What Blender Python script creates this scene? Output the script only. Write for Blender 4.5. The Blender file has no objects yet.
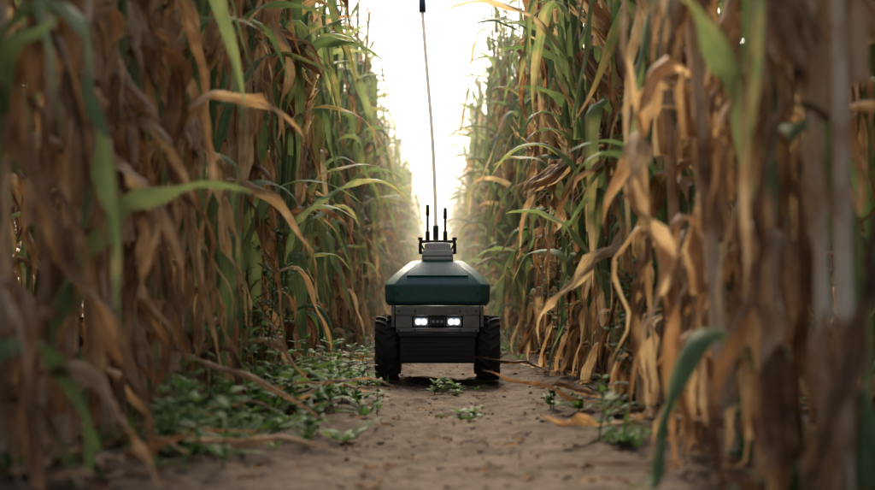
import bpy, math, random
import numpy as np
from mathutils import Vector, noise, Matrix
random.seed(7)
R=random.random
def U(a,b): return a+(b-a)*random.random()
scene=bpy.context.scene
COL=scene.collection
D2R=math.pi/180

# ------------------------------------------------------------------ materials
class NT:
    def __init__(s,name):
        s.m=bpy.data.materials.new(name); s.m.use_nodes=True
        s.t=s.m.node_tree; s.t.nodes.clear()
        s.out=s.n('ShaderNodeOutputMaterial')
    def n(s,typ,**k):
        x=s.t.nodes.new(typ)
        for a,b in k.items(): setattr(x,a,b)
        return x
    def l(s,a,b): s.t.links.new(a,b)
    def math(s,op,a,b=None,clamp=False):
        x=s.n('ShaderNodeMath',operation=op); x.use_clamp=clamp
        for i,v in enumerate((a,b)):
            if v is None: continue
            if hasattr(v,'links'): s.l(v,x.inputs[i])
            else: x.inputs[i].default_value=v
        return x.outputs[0]
    def ramp(s,fac,stops):
        r=s.n('ShaderNodeValToRGB'); e=r.color_ramp.elements
        while len(e)<len(stops): e.new(0.5)
        for i,(p,c) in enumerate(stops):
            e[i].position=p; e[i].color=(c[0],c[1],c[2],1)
        s.l(fac,r.inputs[0]); return r.outputs[0]
    def mix(s,fac,a,b,blend='MIX'):
        x=s.n('ShaderNodeMix',data_type='RGBA',blend_type=blend)
        for i,v in ((0,fac),(6,a),(7,b)):
            if hasattr(v,'links'): s.l(v,x.inputs[i])
            else: x.inputs[i].default_value=v if i==0 else (v[0],v[1],v[2],1)
        return x.outputs[2]
    def noise(s,vec,scale,detail=3,rough=.6):
        x=s.n('ShaderNodeTexNoise'); x.inputs['Scale'].default_value=scale
        x.inputs['Detail'].default_value=detail; x.inputs['Roughness'].default_value=rough
        if vec is not None: s.l(vec,x.inputs['Vector'])
        return x.outputs['Fac']

def leaf_material(name,greens,trans=.38):
    T=NT(name)
    a=T.n('ShaderNodeAttribute',attribute_name='lc'); sep=T.n('ShaderNodeSeparateColor'); T.l(a.outputs['Color'],sep.inputs[0])
    uv=T.n('ShaderNodeAttribute',attribute_name='luv')
    oi=T.n('ShaderNodeObjectInfo')
    tc=T.n('ShaderNodeTexCoord')
    blot=T.noise(tc.outputs['Object'],11,2,.7)
    streak=T.noise(uv.outputs['Vector'],1.0,2,.8)
    dry=sep.outputs[0]; tint=sep.outputs[1]; br=sep.outputs[2]
    d2=T.math('ADD',dry,T.math('MULTIPLY',T.math('SUBTRACT',blot,.5),.9))
    d2=T.math('ADD',d2,T.math('MULTIPLY',T.math('SUBTRACT',streak,.5),.5))
    d3=T.math('MULTIPLY',T.math('SUBTRACT',d2,.35),3.0,True)
    t2=T.math('ADD',tint,T.math('MULTIPLY',T.math('SUBTRACT',blot,.5),1.2))
    t2=T.math('ADD',t2,T.math('MULTIPLY',T.math('SUBTRACT',streak,.5),1.2))
    t2=T.math('ADD',t2,T.math('MULTIPLY',T.math('SUBTRACT',oi.outputs['Random'],.5),.3),True)
    dc=T.ramp(t2,[(0,(.070,.037,.022)),(.28,(.205,.108,.055)),(.52,(.35,.205,.108)),(.76,(.49,.330,.190)),(1,(.66,.52,.35))])
    gc=T.ramp(t2,greens)
    yl=T.ramp(d3,[(0,(0,0,0)),(.5,(1,1,1)),(1,(0,0,0))])
    c=T.mix(d3,gc,dc)
    c=T.mix(T.math('MULTIPLY',yl,.45),c,(.36,.32,.11))
    vm=T.n('ShaderNodeVectorMath',operation='SCALE'); T.l(c,vm.inputs[0]); T.l(br,vm.inputs['Scale'])
    c=vm.outputs[0]
    p=T.n('ShaderNodeBsdfPrincipled'); T.l(c,p.inputs['Base Color']); p.inputs['Roughness'].default_value=.6
    p.inputs['Specular IOR Level'].default_value=.22
    tr=T.n('ShaderNodeBsdfTranslucent'); T.l(T.mix(1.0,c,(1.2,1.1,.82),'MULTIPLY'),tr.inputs['Color'])
    ms=T.n('ShaderNodeMixShader'); ms.inputs[0].default_value=trans
    T.l(p.outputs[0],ms.inputs[1]); T.l(tr.outputs[0],ms.inputs[2]); T.l(ms.outputs[0],T.out.inputs[0])
    return T.m
M_CORN=leaf_material('corn_leaf',[(0,(.078,.140,.055)),(.5,(.145,.225,.098)),(1,(.26,.34,.155))],.45)
M_STALK=leaf_material('corn_stalk',[(0,(.05,.09,.03)),(.5,(.10,.16,.05)),(1,(.18,.22,.08))],.03)
M_WEED=leaf_material('weed_leaf',[(0,(.040,.105,.025)),(.5,(.080,.180,.042)),(1,(.15,.26,.07))],.4)

def simple(name,col,rough=.5,metal=0,bump=0,bscale=40,var=.25,emit=None,es=0,dust=0,coat=0,trans=0):
    T=NT(name); tc=T.n('ShaderNodeTexCoord')
    p=T.n('ShaderNodeBsdfPrincipled')
    nz=T.noise(tc.outputs['Object'],bscale*.3,5,.65)
    lo=[x*(1-var) for x in col]; hi=[min(1,x*(1+var)) for x in col]
    c=T.ramp(nz,[(.3,lo),(.7,hi)])
    if dust:
        n2=T.noise(tc.outputs['Object'],14,6,.7)
        f=T.math('MULTIPLY',T.math('SUBTRACT',n2,.42),2.2*dust,True)
        c=T.mix(f,c,(.16,.12,.085))
    T.l(c,p.inputs['Base Color']); p.inputs['Metallic'].default_value=metal
    T.l(T.math('ADD',T.math('MULTIPLY',nz,.3),rough-.15,True),p.inputs['Roughness'])
    p.inputs['Coat Weight'].default_value=coat; p.inputs['Coat Roughness'].default_value=.3
    if bump:
        b=T.n('ShaderNodeBump'); b.inputs['Strength'].default_value=bump; b.inputs['Distance'].default_value=.003
        T.l(T.noise(tc.outputs['Object'],bscale,4),b.inputs['Height']); T.l(b.outputs[0],p.inputs['Normal'])
    if emit:
        p.inputs['Emission Color'].default_value=(*emit,1); p.inputs['Emission Strength'].default_value=es
    if trans:
        tr=T.n('ShaderNodeBsdfTranslucent'); T.l(c,tr.inputs['Color']); ms=T.n('ShaderNodeMixShader'); ms.inputs[0].default_value=trans
        T.l(p.outputs[0],ms.inputs[1]); T.l(tr.outputs[0],ms.inputs[2]); T.l(ms.outputs[0],T.out.inputs[0])
    else: T.l(p.outputs[0],T.out.inputs[0])
    return T.m

M_TEAL=simple('teal_paint',(.014,.110,.088),.42,0,.15,60,.2,dust=.15,coat=.25)
M_TEAL2=simple('teal_panel',(.018,.130,.104),.38,0,.1,60,.2,dust=.12,coat=.25)
M_METAL=simple('grey_aluminium',(.24,.23,.22),.42,.35,.2,80,.3,dust=.35)
M_BLACK=simple('black_plastic',(.018,.018,.018),.5,0,.2,60,.3,dust=.12)
M_RUB=simple('tyre_rubber',(.024,.023,.022),.8,0,.4,60,.3,dust=.55)
M_WHITE=simple('white_plastic',(.78,.76,.71),.45,0,.1,50,.1,dust=.06)
M_MAST=simple('mast_fibre',(.84,.84,.82),.5,0,0,50,.05,trans=.6)
M_LED=simple('headlight_led',(.9,.9,.9),.3,0,0,50,.05,emit=(.86,.94,1.0),es=10)
M_GLASS=simple('lamp_lens',(.36,.39,.41),.15,0,0,50,.05,coat=.6)
M_RIM=simple('wheel_rim',(.03,.03,.03),.5,.2,.1,50,.2,dust=.4)
M_BLUE=simple('antenna_cap',(.04,.07,.14),.4,0,0,50,.1)

# ------------------------------------------------------------------ ground
def gh(x,y):
    ax=abs(x-.0)
    h=-.012*math.exp(-(x/.35)**2)+.045*math.exp(-((ax-.72)/.22)**2)
    v=Vector((x,y,0))
    near=1 if (abs(x)<3 and y<30) else .5
    h+=.022*noise.noise(v*1.6)+.016*noise.noise(v*5)
    if near==1:
        h+=.010*noise.noise(v*13)+.006*abs(noise.noise(v*31+Vector((3,1,2))))
        c=noise.noise(v*22+Vector((9,4,7)))
        if c>.28: h+=.024*(c-.28)
    return h
def axis(lo,hi,dlo,dhi,step,grow=1.25):
    a=list(np.arange(dlo,dhi+1e-6,step)); s=step; x=a[-1]
    while x<hi: s*=grow; x+=s; a.append(min(x,hi))
    s=step; x=a[0]
    while x>lo: s*=grow; x-=s; a.insert(0,max(x,lo))
    return a
xs=axis(-500,500,-1.0,1.0,.012); ys=axis(-60,900,1.9,6.6,.015,1.05)
V=[];F=[]
for y in ys:
    for x in xs: V.append((x,y,gh(x,y)))
nx=len(xs)
for j in range(len(ys)-1):
    for i in range(nx-1):
        a=j*nx+i; F.append((a,a+1,a+nx+1,a+nx))
me=bpy.data.meshes.new('ground'); me.from_pydata(V,[],F)
me.polygons.foreach_set('use_smooth',[True]*len(F))
ground=bpy.data.objects.new('ground',me); COL.objects.link(ground)
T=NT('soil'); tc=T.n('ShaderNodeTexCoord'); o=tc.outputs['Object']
n1=T.noise(o,1.6,4,.6); n2=T.noise(o,14,4,.7); n3=T.noise(o,90,3,.7)
c=T.ramp(n2,[(.3,(.070,.047,.031)),(.5,(.130,.093,.066)),(.7,(.205,.155,.114))])
c=T.mix(T.math('MULTIPLY',T.math('SUBTRACT',n1,.4),2.5,True),c,T.ramp(n3,[(.3,(.080,.057,.040)),(.7,(.215,.164,.122))]))
sx=T.n('ShaderNodeSeparateXYZ'); T.l(o,sx.inputs[0])
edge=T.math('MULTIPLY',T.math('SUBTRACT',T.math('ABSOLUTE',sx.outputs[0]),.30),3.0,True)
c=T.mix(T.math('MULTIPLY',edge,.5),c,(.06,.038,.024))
p=T.n('ShaderNodeBsdfPrincipled'); T.l(c,p.inputs['Base Color']); p.inputs['Roughness'].default_value=.95
p.inputs['Specular IOR Level'].default_value=.12
b=T.n('ShaderNodeBump'); b.inputs['Strength'].default_value=.9; b.inputs['Distance'].default_value=.012
T.l(T.math('ADD',n2,T.math('MULTIPLY',n3,.5)),b.inputs['Height']); T.l(b.outputs[0],p.inputs['Normal']); T.l(p.outputs[0],T.out.inputs[0])
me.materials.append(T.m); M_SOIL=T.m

# ------------------------------------------------------------------ leaf builder
class B:
    def __init__(s): s.v=[];s.f=[];s.c=[];s.u=[];s.mi=[]
    def mesh(s,name,mats):
        me=bpy.data.meshes.new(name); me.from_pydata(s.v,[],s.f)
        a=me.attributes.new('lc','FLOAT_COLOR','POINT'); a.data.foreach_set('color',np.array([(x[0],x[1],x[2],1) for x in s.c],dtype=np.float32).ravel())
        a=me.attributes.new('luv','FLOAT_VECTOR','POINT'); a.data.foreach_set('vector',np.array(s.u,dtype=np.float32).ravel())
        for m in mats: me.materials.append(m)
        me.polygons.foreach_set('material_index',s.mi); me.polygons.foreach_set('use_smooth',[True]*len(s.f))
        me.update(); return me
def sm(t): t=max(0,min(1,t)); return t*t*(3-2*t)
def leaf(b,base,az,L,W,th0,th1,curve=1.,twist=0.,fold=.3,ruff=.0,dry=(0,0),tint=.5,br=1.,n=14,m=4,kink=0.,azd=0.,floor=None,mi=0,tip=2.0,w0=.45,lob=0):
    p=Vector(base); seed=U(0,1000); k=0; i0=len(b.v)
    ds=L/n; ph=U(0,6.28); fr=U(5,9)
    for i in range(n+1):
        s=i/n
        th=th0+(th1-th0)*sm(s/curve) + kink*noise.noise(Vector((s*4,seed,0)))*1.6*min(1,s*4)
        a=az+azd*s + kink*noise.noise(Vector((s*4,seed,9)))*1.8*s
        T_=Vector((math.sin(th)*math.cos(a),math.sin(th)*math.sin(a),math.cos(th)))
        S=Vector((-math.sin(a),math.cos(a),0)); N=T_.cross(S)
        tw=twist*sm(s*1.1)+kink*1.4*noise.noise(Vector((s*5,seed,5)))
        S2=S*math.cos(tw)+N*math.sin(tw); N2=N*math.cos(tw)-S*math.sin(tw)
        w=W*.5*min(1,w0+(1-w0)*s*4)*max(.02,(1-s**tip))
        if kink: w*=1+.9*kink*noise.noise(Vector((s*9,seed,31)))
        if lob: w*=.6+.4*abs(math.sin(s*math.pi*lob))
        fo=fold*(1+1.8*kink*noise.noise(Vector((s*5,seed,3))))
        for j in range(m+1):
            u=j/m*2-1; au=abs(u)
            ang=fo*au
            off=S2*(u*w*math.cos(ang))+N2*(-au*w*math.sin(ang))
            r=ruff*w*au*au*math.sin(s*fr*6.28*.5+ph+(1.7 if u>0 else 0))
            if kink: r+=kink*w*(1.3*noise.noise(Vector((s*9,u*1.5,seed)))+1.0*noise.noise(Vector((s*23,u*2.3,seed+50))))
            q=p+off+N2*r
            if floor is not None:
                fz=floor+.006+.012*au*R()
                if q.z<fz: q.z=fz
            b.v.append(q[:])
            b.c.append((dry[0]+(dry[1]-dry[0])*s,tint,br*(1.12 if j==m//2 and m>2 else 1)))
            b.u.append((u*5+seed,s*2.2+seed*.3,seed))
        p=p+T_*ds
        if floor is not None and p.z<floor+.01: p.z=floor+.01
    for i in range(n):
        for j in range(m):
            a=i0+i*(m+1)+j; b.f.append((a,a+1,a+m+2,a+m+1)); b.mi.append(mi)
def tube(b,pts,rad,sides=8,dry=.5,tint=.5,br=1,mi=1,ribs=0):
    i0=len(b.v); sd=U(0,1000)
    dryf=dry if callable(dry) else (lambda t:dry)
    for i,p in enumerate(pts):
        p=Vector(p)
        d=(Vector(pts[min(i+1,len(pts)-1)])-Vector(pts[max(i-1,0)])).normalized()
        x=d.orthogonal().normalized() if abs(d.z)<.5 else Vector((1,0,0)).cross(d).cross(d).normalized()
        y=d.cross(x)
        for j in range(sides):
            a=j/sides*2*math.pi; r=rad[i]*(1+ribs*math.sin(a*4+sd))
            b.v.append((p+(x*math.cos(a)+y*math.sin(a))*r)[:])
            b.c.append((dryf(i/(len(pts)-1)),tint if not callable(tint) else tint(i),br)); b.u.append((j*3.+sd,i*.8+sd,sd))
    for i in range(len(pts)-1):
        for j in range(sides):
            a=i0+i*sides+j; c_=i0+i*sides+(j+1)%sides
            b.f.append((a,c_,c_+sides,a+sides)); b.mi.append(mi)
def ear(b,base,az,al,L,r):
    d=Vector((math.sin(al)*math.cos(az),math.sin(al)*math.sin(az),math.cos(al)))
    base=Vector(base); tt=U(.62,.95); dr=U(.75,1.05)
    prof=[(0,.25),(.05,.6),(.15,.9),(.35,1),(.6,.93),(.8,.68),(.93,.35),(1,.12)]
    tube(b,[base+d*(L*t) for t,_ in prof],[r*k for _,k in prof],12,dr,tt,1.05,0,.06)
    for k in range(7):
        a=k/7*6.28+U(-.3,.3)
        x=d.orthogonal().normalized(); y=d.cross(x); o=x*math.cos(a)+y*math.sin(a)
        nn=d+o*.12; nn.normalize(); th=math.acos(max(-1,min(1,nn.z))); ah=math.atan2(nn.y,nn.x)
        leaf(b,base+o*r*.8,ah,L*U(.95,1.35),r*1.7,th,th+U(-.25,.55),1.,U(-.5,.5),.5,.15,(dr,dr),tt+U(-.15,.15),1.05,n=8,m=4,kink=.3,w0=.6)
    for k in range(9):
        nn=(d+Vector((U(-.5,.5),U(-.5,.5),U(-.6,.3)))).normalized()
        leaf(b,base+d*L*.96,math.atan2(nn.y,nn.x),U(.04,.08),.004,math.acos(nn.z),math.acos(nn.z)+.8,1,0,.1,0,(1,1),.05,.6,n=4,m=1)

def corn(seed,kind):
    # kind 0 = dry, 1 = green top, 2 = green from low, 3 = pale dry, 4 = light yellow-green, haze glow of far plants put into the leaf colour
    random.seed(seed); b=B()
    H=U(2.45,2.85); ph=U(0,6.28); lean=U(0,.05); la=U(0,6.28); cv=U(-.05,.05)
    def sp(z):
        t=z/H; return Vector((math.cos(la)*(lean*t*H+cv*math.sin(t*3.1)),math.sin(la)*(lean*t*H+cv*math.sin(t*3.1)),z))
    nodes=[]; z=.05
    while z<H-.25: nodes.append(z); z+=U(.12,.18) if z>.3 else U(.07,.12)
    pts=[];rad=[];tn=[]
    r0=U(.013,.018)
    zz=[-.06]+nodes+[H-.1,H]
    for i in range(len(zz)-1):
        a,c_=zz[i],zz[i+1]; t0=U(.35,.95)
        for q,k in ((0,1.22),(.12,1.08),(.55,1.0),(.85,.93)):
            z=a+(c_-a)*q; pts.append(sp(z)); rad.append(r0*k*(1-.62*max(0,z/H))); tn.append(t0)
    pts.append(sp(H)); rad.append(.002); tn.append(.5)
    gs={0:9.,1:1.1,2:.62,3:9.,4:.5}[kind]
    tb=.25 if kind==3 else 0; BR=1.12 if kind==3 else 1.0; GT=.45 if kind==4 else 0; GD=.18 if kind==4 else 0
    tube(b,pts,rad,8,(lambda t:1.0 if t*H<gs-.35 else (.45 if t*H<gs else .1)) if kind in(1,2,4) else .95,lambda i:tn[i],1.1)
    side=0
    for i,z in enumerate(nodes):
        if z<.12: 
            for k in range(5):
                a=U(0,6.28); leaf(b,sp(z+.0),a,U(.07,.11),.007,2.0,2.8,1,0,.1,0,(1,1),.35,.8,n=4,m=1,mi=1)
            continue
        side+=1
        if R()<.1: continue
        az=ph+math.pi*(side%2)+U(-.5,.5)
        t=z/H
        pdry=.97 if z<gs-.25 else (.45 if z<gs+.15 else .12)
        if kind in (0,3): pdry=.94
        W=U(.05,.095)*(1-.25*t); L=U(.50,.85)*(1-.25*max(0,t-.6)/.4)
        p0=sp(z)+Vector((math.cos(az),math.sin(az),0))*r0*.8
        leaf(b,sp(z-.13)+Vector((math.cos(az),math.sin(az),0))*r0*.95,az,.14,.06,U(.0,.12),.12,1,0,1.2,0,(1 if R()<pdry else .1,)*2,U(.4,.95),1,n=3,m=4,w0=1,tip=9,kink=.15)
        if R()<pdry:
            if z<.45 and R()<.3: continue
            th0=U(.3,1.3)
            sty=R()
            if sty<.86:
                leaf(b,p0,az,L,W*U(.6,1.1),th0,U(2.85,3.25),U(.10,.24),U(-3.4,3.4),U(.15,.95),U(.15,.7),(U(.8,1.1),1.1),tb+U(.04,.95)*(1-tb),U(.75,1.1)*BR,n=24,kink=U(.3,.8),azd=U(-.8,.8),floor=0.02)
            else:
                leaf(b,p0,az,L*.8,W*U(.6,1),th0*.6,U(2.2,3.0),U(.4,.8),U(-2,2),U(.3,.9),U(.2,.6),(U(.7,1.0),1.1),tb+U(.15,.95)*(1-tb),U(.9,1.1)*BR,n=20,kink=U(.3,.65),azd=U(-.9,.9),floor=0.02)
            for _ in range(random.choice((0,0,1,1,2))):
                leaf(b,p0,az+U(-1,1),U(.2,.55),U(.008,.024),U(.5,1.6),3.0,.2,U(-3,3),.5,.2,(1,1),U(.3,1),BR,n=10,m=2,kink=.65,floor=.02)
        else:
            dt=U(.3,.95) if R()<.35 else .15
            if R()<.6:
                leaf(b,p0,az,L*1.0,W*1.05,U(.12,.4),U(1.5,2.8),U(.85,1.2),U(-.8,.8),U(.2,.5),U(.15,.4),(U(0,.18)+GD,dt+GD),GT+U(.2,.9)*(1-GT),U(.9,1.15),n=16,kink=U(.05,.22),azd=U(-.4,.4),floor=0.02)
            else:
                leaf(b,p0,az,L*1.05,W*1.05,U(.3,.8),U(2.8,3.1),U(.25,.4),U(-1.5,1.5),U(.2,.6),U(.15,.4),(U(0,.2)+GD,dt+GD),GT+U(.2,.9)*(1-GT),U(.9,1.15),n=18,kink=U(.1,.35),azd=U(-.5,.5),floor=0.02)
    for k in range(1 if R()<.6 else 2):
        z=U(.9,1.4); az=U(0,6.28)
        ear(b,sp(z)+Vector((math.cos(az),math.sin(az),0))*.015,az,random.choice([U(.25,.6),U(.25,.7),U(2.0,2.7)]),U(.19,.26),U(.026,.034))
    for k in range(9):
        a=U(0,6.28); leaf(b,sp(H-U(0,.12)),a,U(.16,.28),.008,U(.1,.7),U(.7,1.6),1,0,.1,0,(1,1),U(.5,.9),1,n=6,m=1,mi=1)
    return b.mesh('corn_plant_mesh',[M_CORN,M_STALK])
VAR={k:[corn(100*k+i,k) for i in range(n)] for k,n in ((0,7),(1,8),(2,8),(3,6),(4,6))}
random.seed(11)
def corn_row(x0,near,ymax,step,nm='corn_row',first=False):
    e=bpy.data.objects.new(nm,None); e.location=(x0,0,0); e.empty_display_size=.2; COL.objects.link(e)
    y=near+U(0,.1)
    while y<ymax:
        if y<3.3: w=(.34,.12,.12,.42,0) if x0>0 else (.28,.24,.24,.24,0)
        elif y<8: w=(.10,.32,.32,.16,.12) if x0<0 else (.16,.33,.30,.18,.03)
        else: w=(.06,.20,.24,.05,.45)  # far plants mostly the paled kind, its colour stands in for washed haze glow
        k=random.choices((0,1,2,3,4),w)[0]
        o=bpy.data.objects.new('corn_plant',random.choice(VAR[k]))
        px=random.gauss(0,.035)
        if first and x0>0 and y<3.0: px-=.11*(3.0-y)/1.0 if y>2 else .11
        gx=x0+px
        s=U(.9,1.1)*(1.0 if y<10 else 1.06)
        o.parent=e; o.location=(px,y,gh(gx,y)-.02); o.scale=(s,s,s)
        o.rotation_euler=(random.gauss(0,.035),random.gauss(0,.035),U(0,6.28))
        COL.objects.link(o)
        y+=step*U(.6,1.4)
for side in (-1,1):
    first=-.75 if side<0 else .69
    corn_row(first,1.55,60,.14,first=True)
    corn_row(first+side*.72,1.9,50,.2)
    corn_row(first+side*1.44,2.2,40,.26)
    corn_row(first+side*2.16,2.6,30,.32)

# ------------------------------------------------------------------ weeds
def weeds(nm,spots):
    b=B()
    for (x,y,n,spread,h) in spots:
        for _ in range(n):
            px=x+random.gauss(0,spread*.45); py=y+random.gauss(0,spread*1.1); z=gh(px,py)
            hh=h*U(.5,1.2); kind=R()
            if kind<.5:
                for k in range(random.randint(6,11)):
                    a=U(0,6.28); leaf(b,(px,py,z),a,hh*U(.7,1.3),hh*U(.2,.34),U(.5,1.2),U(1.4,2.1),1,U(-.4,.4),.3,.2,(0,.1 if R()<.9 else .7),U(.1,.95),U(.8,1.2),n=8,m=2,w0=.25,tip=3,lob=3,kink=.15,floor=z)
            elif kind<.8:
                th=U(0,.4); a0=U(0,6.28); pts=[];n_=6; H=hh*1.5
                for i in range(n_): t=i/(n_-1); pts.append((px+math.cos(a0)*math.sin(th)*H*t,py+math.sin(a0)*math.sin(th)*H*t,z+H*t))
                tube(b,pts,[.0025*(1-.6*i/n_) for i in range(n_)],5,.1,.5,1,0)
                for i in range(1,n_):
                    for q in range(3):
                        a=U(0,6.28); leaf(b,pts[i],a,U(.03,.055),U(.014,.026),U(.7,1.3),U(1.4,2.2),1,0,.3,.1,(0,.05),U(.2,.95),U(.8,1.2),n=5,m=2,w0=.2,tip=2.5)
            else:
                for k in range(random.randint(6,12)):
                    a=U(0,6.28); leaf(b,(px,py,z),a,hh*U(.8,1.8),.005,U(.1,.7),U(1.0,2.0),1,U(-.5,.5),.3,0,(0,.2),U(.4,1),U(.8,1.2),n=6,m=1,w0=.8,floor=z)
    me=b.mesh(nm,[M_WEED]); o=bpy.data.objects.new(nm,me); COL.objects.link(o)
random.seed(5)
weeds('weed_patch',[(-.50,4.6,50,.26,.10),(-.47,3.9,48,.26,.11),(-.55,3.1,46,.26,.10),(-.60,2.55,28,.2,.09),(-.42,5.3,38,.2,.10),(-.60,3.5,26,.2,.17),(-.62,4.3,16,.2,.2)])
weeds('weed_patch',[(.44,2.95,10,.08,.07),(.52,4.3,10,.2,.06),(.6,2.3,8,.2,.08),(.55,3.4,8,.2,.1)])
weeds('weed_patch',[(.10,3.75,8,.08,.028)])
weeds('weed_patch',[(.06,4.85,10,.08,.028)])
weeds('weed_patch',[(-.5,8,60,.5,.09),(.5,8.5,60,.5,.09),(-.5,12,60,1.5,.1),(.5,12,60,1.5,.1)])
def tall_weed(x,y,H,nst):
    b=B(); z0=gh(x,y)
    for s_ in range(nst):
        a0=U(0,6.28); th=U(.02,.14); pts=[]; n_=14; hh=H*U(.75,1.05)
        for i in range(n_):
            t=i/(n_-1); pts.append(Vector((x+math.cos(a0)*math.sin(th)*hh*t+.02*noise.noise(Vector((t*3,s_,1))),y+math.sin(a0)*math.sin(th)*hh*t,z0+hh*t)))
        tube(b,pts,[.004*(1-.75*i/n_) for i in range(n_)],5,.3,.3,.8,0)
        for i in range(3,n_):
            for q in range(2):
                a=U(0,6.28); L=U(.06,.16)*(1.2-.7*i/n_); th2=U(.6,1.1)
                d=Vector((math.sin(th2)*math.cos(a),math.sin(th2)*math.sin(a),math.cos(th2)))
                br=[pts[i]+d*L*k/3 for k in range(4)]
                tube(b,br,[.002,.0016,.0012,.0008],4,.3,.3,.8,0)
                for k in range(1,4):
                    for w_ in range(3):
                        leaf(b,br[k],U(0,6.28),U(.02,.045),U(.009,.018),U(.6,1.5),U(1.4,2.3),1,0,.3,.1,(.05,.2),U(0,.5),U(.6,1),n=4,m=2,w0=.2,tip=2.5)
    me=b.mesh('tall_weed',[M_WEED]); COL.objects.link(bpy.data.objects.new('tall_weed',me))
random.seed(31)
tall_weed(.57,5.7,.85,2); tall_weed(-.63,4.4,.6,2); tall_weed(.58,3.6,.45,2)

# ------------------------------------------------------------------ litter and clods
random.seed(21); b=B()
for i in range(320):
    sd=random.choice((-1,1)); y=1.9+abs(random.gauss(0,1))*3
    x=sd*random.gauss(.70,.12) if R()<.7 else U(-.45,.45)
    z=gh(x,y)
    big=abs(x)>.5
    leaf(b,(x,y,z+(U(.01,.04) if big else .003)),U(0,6.28),U(.12,.5) if big else U(.02,.09),U(.02,.05) if big else U(.004,.012),U(1.3,1.7) if big else 1.57,U(1.4,1.8),1,U(-1.5,1.5) if big else .2,U(.2,.7),.3,(1,1.1),U(.2,.8),U(.7,1.0),n=14,m=4,kink=.5 if big else .2,azd=U(-1,1),floor=z-(0 if big else .006))
leaf(b,(-.62,2.62,gh(-.62,2.62)+.03),-.15,.42,.045,1.5,1.62,1,.5,.7,.2,(1,1),.85,1,n=16,kink=.25,floor=gh(-.5,2.6)+.005)
leaf(b,(-.70,3.2,.24),-.35,.5,.03,1.9,2.1,1,1.2,.7,.2,(1,1),.7,1,n=16,kink=.3,floor=0.02)
me=b.mesh('dry_leaf_litter',[M_CORN]); COL.objects.link(bpy.data.objects.new('dry_leaf_litter',me))
V=[];F=[]
import bmesh
bm=bmesh.new(); bmesh.ops.create_icosphere(bm,subdivisions=2,radius=1); iv=[v.co.copy() for v in bm.verts]; iF=[[v.index for v in f.verts] for f in bm.faces]; bm.free()
for i in range(2000):
    y=1.9+R()**1.3*6.5; x=random.gauss(0,.42); r=.002+.008*R()**4
    z=gh(x,y); sd=Vector((U(0,99),U(0,99),0)); k=len(V); sx_,sy_,sz_=U(.7,1.4),U(.7,1.4),U(.35,.6)
    for v in iv:
        q=v*(1+.5*noise.noise(v*1.7+sd)); V.append((x+q.x*r*sx_,y+q.y*r*sy_,z+r*.05+q.z*r*sz_))
    F+= [[k+a for a in f] for f in iF]
me=bpy.data.meshes.new('soil_clods'); me.from_pydata(V,[],F); me.materials.append(M_SOIL)
COL.objects.link(bpy.data.objects.new('soil_clods',me))

# ------------------------------------------------------------------ robot
robot=bpy.data.objects.new('field_robot',None); COL.objects.link(robot)
RX,RY=0.0,5.45
robot.location=(RX,RY,0.0)
def part(name,me,mat,bev=0,seg=2,smooth=True,loc=(0,0,0),rot=(0,0,0)):
    o=bpy.data.objects.new(name,me); COL.objects.link(o); o.parent=robot; o.location=loc; o.rotation_euler=rot
    me.materials.append(mat)
    if bev:
        m=o.modifiers.new('b','BEVEL'); m.width=bev; m.segments=seg; m.limit_method='ANGLE'; m.angle_limit=.3
    if smooth:
        me.polygons.foreach_set('use_smooth',[True]*len(me.polygons))
        m=o.modifiers.new('w','WEIGHTED_NORMAL'); m.keep_sharp=True
    return o
def box(name,x0,x1,y0,y1,z0,z1,mat,bev=.004,**k):
    v=[(x,y,z) for z in (z0,z1) for y in (y0,y1) for x in (x0,x1)]
    f=[(0,2,3,1),(4,5,7,6),(0,1,5,4),(2,6,7,3),(0,4,6,2),(1,3,7,5)]
    me=bpy.data.meshes.new(name); me.from_pydata(v,[],f); return part(name,me,mat,bev,**k)
def cyl(name,p0,p1,r,mat,n=20,r2=None,bev=0):
    bm=bmesh.new(); p0=Vector(p0);p1=Vector(p1); d=p1-p0
    bmesh.ops.create_cone(bm,cap_ends=True,segments=n,radius1=r,radius2=r if r2 is None else r2,depth=d.length)
    mtx=Matrix.Translation((p0+p1)/2)@d.to_track_quat('Z','Y').to_matrix().to_4x4(); bmesh.ops.transform(bm,matrix=mtx,verts=bm.verts)
    me=bpy.data.meshes.new(name); bm.to_mesh(me); bm.free()
    o=part(name,me,mat,bev,smooth=False)
    for p in me.polygons: p.use_smooth=len(p.vertices)==4
    return o
def lofted(name,levels,mat,ch=.035,bev=.012):
    V=[];F=[]
    for (z,hw,yf,yb) in levels:
        c=min(ch,hw*.4)
        V+=[(-hw+c,yf,z),(hw-c,yf,z),(hw,yf+c,z),(hw,yb-c,z),(hw-c,yb,z),(-hw+c,yb,z),(-hw,yb-c,z),(-hw,yf+c,z)]
    for i in range(len(levels)-1):
        for j in range(8):
            a=i*8+j; c=i*8+(j+1)%8; F.append((a,c,c+8,a+8))
    F.append(tuple(range(7,-1,-1))); k=(len(levels)-1)*8; F.append(tuple(range(k,k+8)))
    me=bpy.data.meshes.new(name); me.from_pydata(V,[],F); return part(name,me,mat,bev,3)
lofted('body_shell',[(.345,.222,.012,.70),(.362,.236,-.002,.715),(.437,.238,-.002,.715),(.478,.207,.034,.69),(.515,.166,.080,.64),(.545,.128,.130,.58),(.552,.112,.15,.56)],M_TEAL,.04,.007)
me=bpy.data.meshes.new('hood_panel')
V=[(-.140,.026,.480),(.140,.026,.480),(.115,.068,.514),(.098,.112,.5425),(-.098,.112,.5425),(-.115,.068,.514)]
V+=[(x,y+.02,z-.006) for x,y,z in V]
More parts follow.
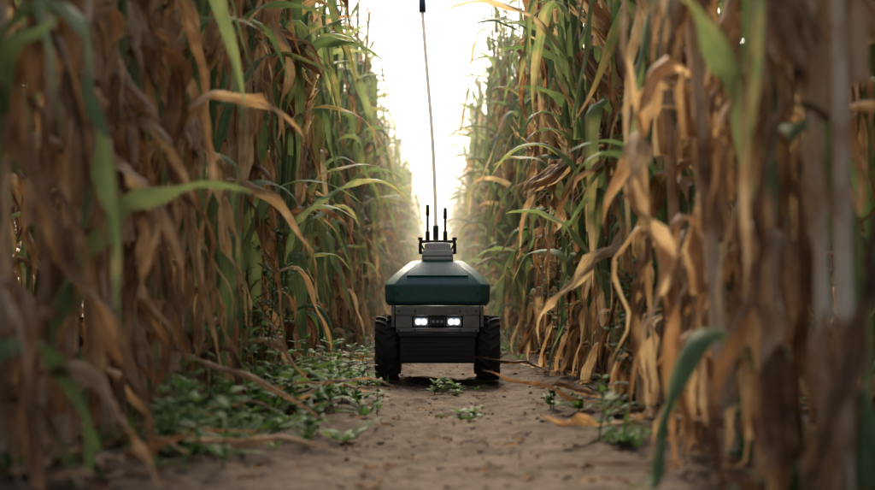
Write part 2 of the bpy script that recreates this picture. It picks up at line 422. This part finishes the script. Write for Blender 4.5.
F=[(0,1,2,5),(5,2,3,4),(11,8,7,6),(10,9,8,11),(0,6,7,1),(1,7,8,2),(2,8,9,3),(3,9,10,4),(4,10,11,5),(5,11,6,0)]
me.from_pydata(V,[],F); part('hood_panel',me,M_TEAL2,.003)
box('shell_seam_strip',-.222,.222,-.0045,.02,.3535,.3575,M_BLACK,.001)
for s in (-1,1):
    cyl('latch',(s*.18,-.008,.40),(s*.18,.01,.40),.007,M_BLACK)
box('chassis',-.168,.168,.02,.68,.088,.343,M_BLACK,.008)
box('front_lower_box',-.172,.172,-.012,.019,.088,.222,M_BLACK,.010)
box('front_lower_lip',-.176,.176,-.030,-.0125,.205,.224,M_BLACK,.003)
for i in range(5): box('lower_rib',-.15,.15,-.0165,-.0122,.105+i*.019,.111+i*.019,M_BLACK,.001)
box('front_plate_top',-.190,.190,-.022,.010,.300,.341,M_METAL,.004)
box('front_plate_bottom',-.185,.185,-.022,.010,.226,.246,M_METAL,.003)
for s in (-1,1):
    a,c_=sorted((s*.188,s*.116)); box('front_plate_side',a,c_,-.0218,.010,.2465,.2995,M_METAL,.003)
box('lamp_recess',-.1155,.1155,-.006,.010,.2465,.2995,M_BLACK,.001)
for s in (-1,1):
    box('headlight_housing',s*.073-.034,s*.073+.034,-.016,-.0065,.253,.294,M_GLASS,.006)
    for k in (-1,1):
        cyl('headlight_led',(s*.073+k*.0125,-.0195,.273),(s*.073+k*.0125,-.0165,.273),.0110,M_LED,16)
box('camera_bar',-.033,.033,-.024,-.0065,.252,.295,M_BLACK,.004)
for k in (-1,0,1): cyl('camera_lens',(k*.019,-.027,.274),(k*.019,-.0242,.274),.007,M_GLASS,16)
for s in (-1,1):
    for z in (.235,.32): 
        for x in (.10,.172): cyl('bolt',(s*x,-.026,z),(s*x,-.0222,z),.0048,M_BLACK,6)
for s in (-1,1):
    a,c_=sorted((s*.192,s*.206)); box('bracket',a,c_,-.015,.10,.25,.343,M_METAL,.002)
def wheel(nm,cx,cy):
    w=.100; r=.148; V=[];F=[];n=48
    prof=[(-.5,.55),(-.5,.80),(-.46,.88),(-.36,.92),(0,.93),(.36,.92),(.46,.88),(.5,.80),(.5,.55)]
    for i in range(n):
        a=i/n*2*math.pi
        for (u,k) in prof: V.append((u*w,math.cos(a)*r*k,math.sin(a)*r*k))
    m=len(prof)
    for i in range(n):
        for j in range(m-1):
            a=i*m+j; c_=((i+1)%n)*m+j; F.append((a,a+1,c_+1,c_))
    NL=18
    for i in range(NL):
        for s in (-1,1):
            a0=(i+(.5 if s>0 else 0))/NL*2*math.pi
            pts=[(s*.02,a0+.20,.92,1.0),(s*.30,a0+.06,.91,1.0),(s*.50,a0-.03,.86,.965),(s*.53,a0-.06,.74,.80)]
            k=len(V); hw=.055
            for (u,a,ri,ro) in pts:
                for rr,aa in ((ri,a-hw),(ro,a-hw*.7),(ro,a+hw*.7),(ri,a+hw)):
                    V.append((u*w,math.cos(aa)*r*rr,math.sin(aa)*r*rr))
            for q in range(3):
                for t in range(3):
                    x=k+q*4+t; F.append((x,x+1,x+5,x+4))
            F.append((k+3,k+2,k+1,k)); F.append((k+12,k+13,k+14,k+15))
    me=bpy.data.meshes.new(nm); me.from_pydata(V,[],F)
    bm=bmesh.new(); bm.from_mesh(me); bmesh.ops.recalc_face_normals(bm,faces=bm.faces); bm.to_mesh(me); bm.free()
    part(nm,me,M_RUB,0,smooth=False,loc=(cx,cy,.152))
    s=1 if cx>0 else -1
    V=[];F=[];prof=[(.42,.60),(.42,.52),(.30,.48),(.26,.25),(.40,.20),(.42,.0001)]
    for i in range(n):
        a=i/n*2*math.pi
        for (u,k) in prof: V.append((s*u*w,math.cos(a)*r*k,math.sin(a)*r*k))
    m=len(prof)
    for i in range(n):
        for j in range(m-1):
            a=i*m+j; c_=((i+1)%n)*m+j; F.append((a,a+1,c_+1,c_))
    me=bpy.data.meshes.new(nm+'_rim'); me.from_pydata(V,[],F); part(nm+'_rim',me,M_RIM,loc=(cx,cy,.152),smooth=False)
    cyl(nm+'_axle',(cx-s*.08,cy,.152),(cx+s*.03,cy,.152),.022,M_BLACK)
for cy in (.13,.57):
    for s in (-1,1): wheel('wheel',s*.231,cy)
lofted('sensor_housing',[(.553,.070,.155,.30),(.560,.074,.15,.305),(.598,.068,.152,.30),(.603,.062,.156,.295)],M_WHITE,.012,.004)
lofted('sensor_cap',[(.6035,.060,.16,.29),(.628,.060,.16,.29),(.636,.052,.165,.285)],M_WHITE,.012,.003)
box('sensor_band',-.071,.071,.149,.16,.572,.576,M_BLACK,.001)
box('cross_bar',-.086,.086,.20,.225,.6365,.650,M_BLACK,.004)
for s in (-1,1):
    cyl('bar_leg',(s*.080,.212,.585),(s*.080,.212,.6364),.008,M_BLACK)
    cyl('bar_foot',(s*.066,.212,.590),(s*.080,.212,.590),.007,M_BLACK)
    cyl('knob',(s*.080,.212,.650),(s*.080,.212,.662),.011,M_BLACK)
    cyl('cable',(s*.078,.205,.63),(s*.045,.165,.575),.004,M_BLACK)
for x,zt in ((-.046,.815),(.036,.80)):
    cyl('antenna_base',(x,.215,.6505),(x,.215,.69),.010,M_BLACK)
    cyl('antenna_rod',(x,.215,.69),(x,.215,zt-.05),.0055,M_BLACK)
    cyl('antenna_tip',(x,.215,zt-.05),(x,.215,zt),.009,M_BLACK,r2=.007)
cyl('mast_base',(-.008,.26,.636),(-.008,.26,.72),.013,M_BLACK)
cu=bpy.data.curves.new('mast','CURVE'); cu.dimensions='3D'; cu.bevel_depth=.008; cu.bevel_resolution=3
sp_=cu.splines.new('NURBS'); P=[(-.008,.26,.70),(-.012,.26,.95),(-.030,.26,1.25),(-.055,.26,1.50),(-.072,.26,1.745)]
sp_.points.add(len(P)-1)
for i,p in enumerate(P): sp_.points[i].co=(*p,1)
sp_.use_endpoint_u=True; sp_.order_u=4
o=bpy.data.objects.new('mast',cu); cu.materials.append(M_MAST); COL.objects.link(o); o.parent=robot
cyl('mast_camera',(-.071,.26,1.735),(-.073,.26,1.80),.016,M_BLUE)

# ------------------------------------------------------------------ morning haze over the far field (real participating medium)
bm=bmesh.new(); bmesh.ops.create_cube(bm,size=1); me=bpy.data.meshes.new('haze'); bm.to_mesh(me); bm.free()
hz=bpy.data.objects.new('haze',me); COL.objects.link(hz); hz.scale=(60,110,6); hz.location=(0,7.5+55,2.0)
T=NT('haze'); vs=T.n('ShaderNodeVolumeScatter'); vs.inputs['Density'].default_value=.018; vs.inputs['Anisotropy'].default_value=.6
vs.inputs['Color'].default_value=(1,.94,.78,1); T.l(vs.outputs[0],T.out.inputs['Volume']); me.materials.append(T.m)
# ------------------------------------------------------------------ light
w=bpy.data.worlds.new('World'); scene.world=w; w.use_nodes=True
nt=w.node_tree; nt.nodes.clear()
sky=nt.nodes.new('ShaderNodeTexSky'); sky.sky_type='NISHITA'; sky.sun_disc=False
EL,AZ=40*D2R,-4*D2R
sky.sun_elevation=EL; sky.sun_rotation=AZ; sky.dust_density=7; sky.air_density=1.0; sky.ozone_density=1.0
bg=nt.nodes.new('ShaderNodeBackground'); bg.inputs[1].default_value=.24; ou=nt.nodes.new('ShaderNodeOutputWorld')
nt.links.new(sky.outputs[0],bg.inputs[0]); nt.links.new(bg.outputs[0],ou.inputs[0])
L=bpy.data.lights.new('sun','SUN'); L.energy=5; L.angle=16*D2R; L.color=(1,.87,.68)
so=bpy.data.objects.new('sun',L); COL.objects.link(so); so.rotation_euler=(-(90*D2R-EL),0,-AZ)

# ------------------------------------------------------------------ camera
cd=bpy.data.cameras.new('camera'); cd.lens=50; cd.sensor_width=36; cd.clip_end=2000; cd.clip_start=.02
cd.dof.use_dof=True; cd.dof.focus_distance=5.4; cd.dof.aperture_fstop=2.3
cam=bpy.data.objects.new('camera',cd); COL.objects.link(cam); cam.location=(0,0,.35); cam.rotation_euler=(92.8*D2R,0,0)
scene.camera=cam
scene.view_settings.view_transform='Standard'; scene.view_settings.look='None'; scene.view_settings.exposure=0
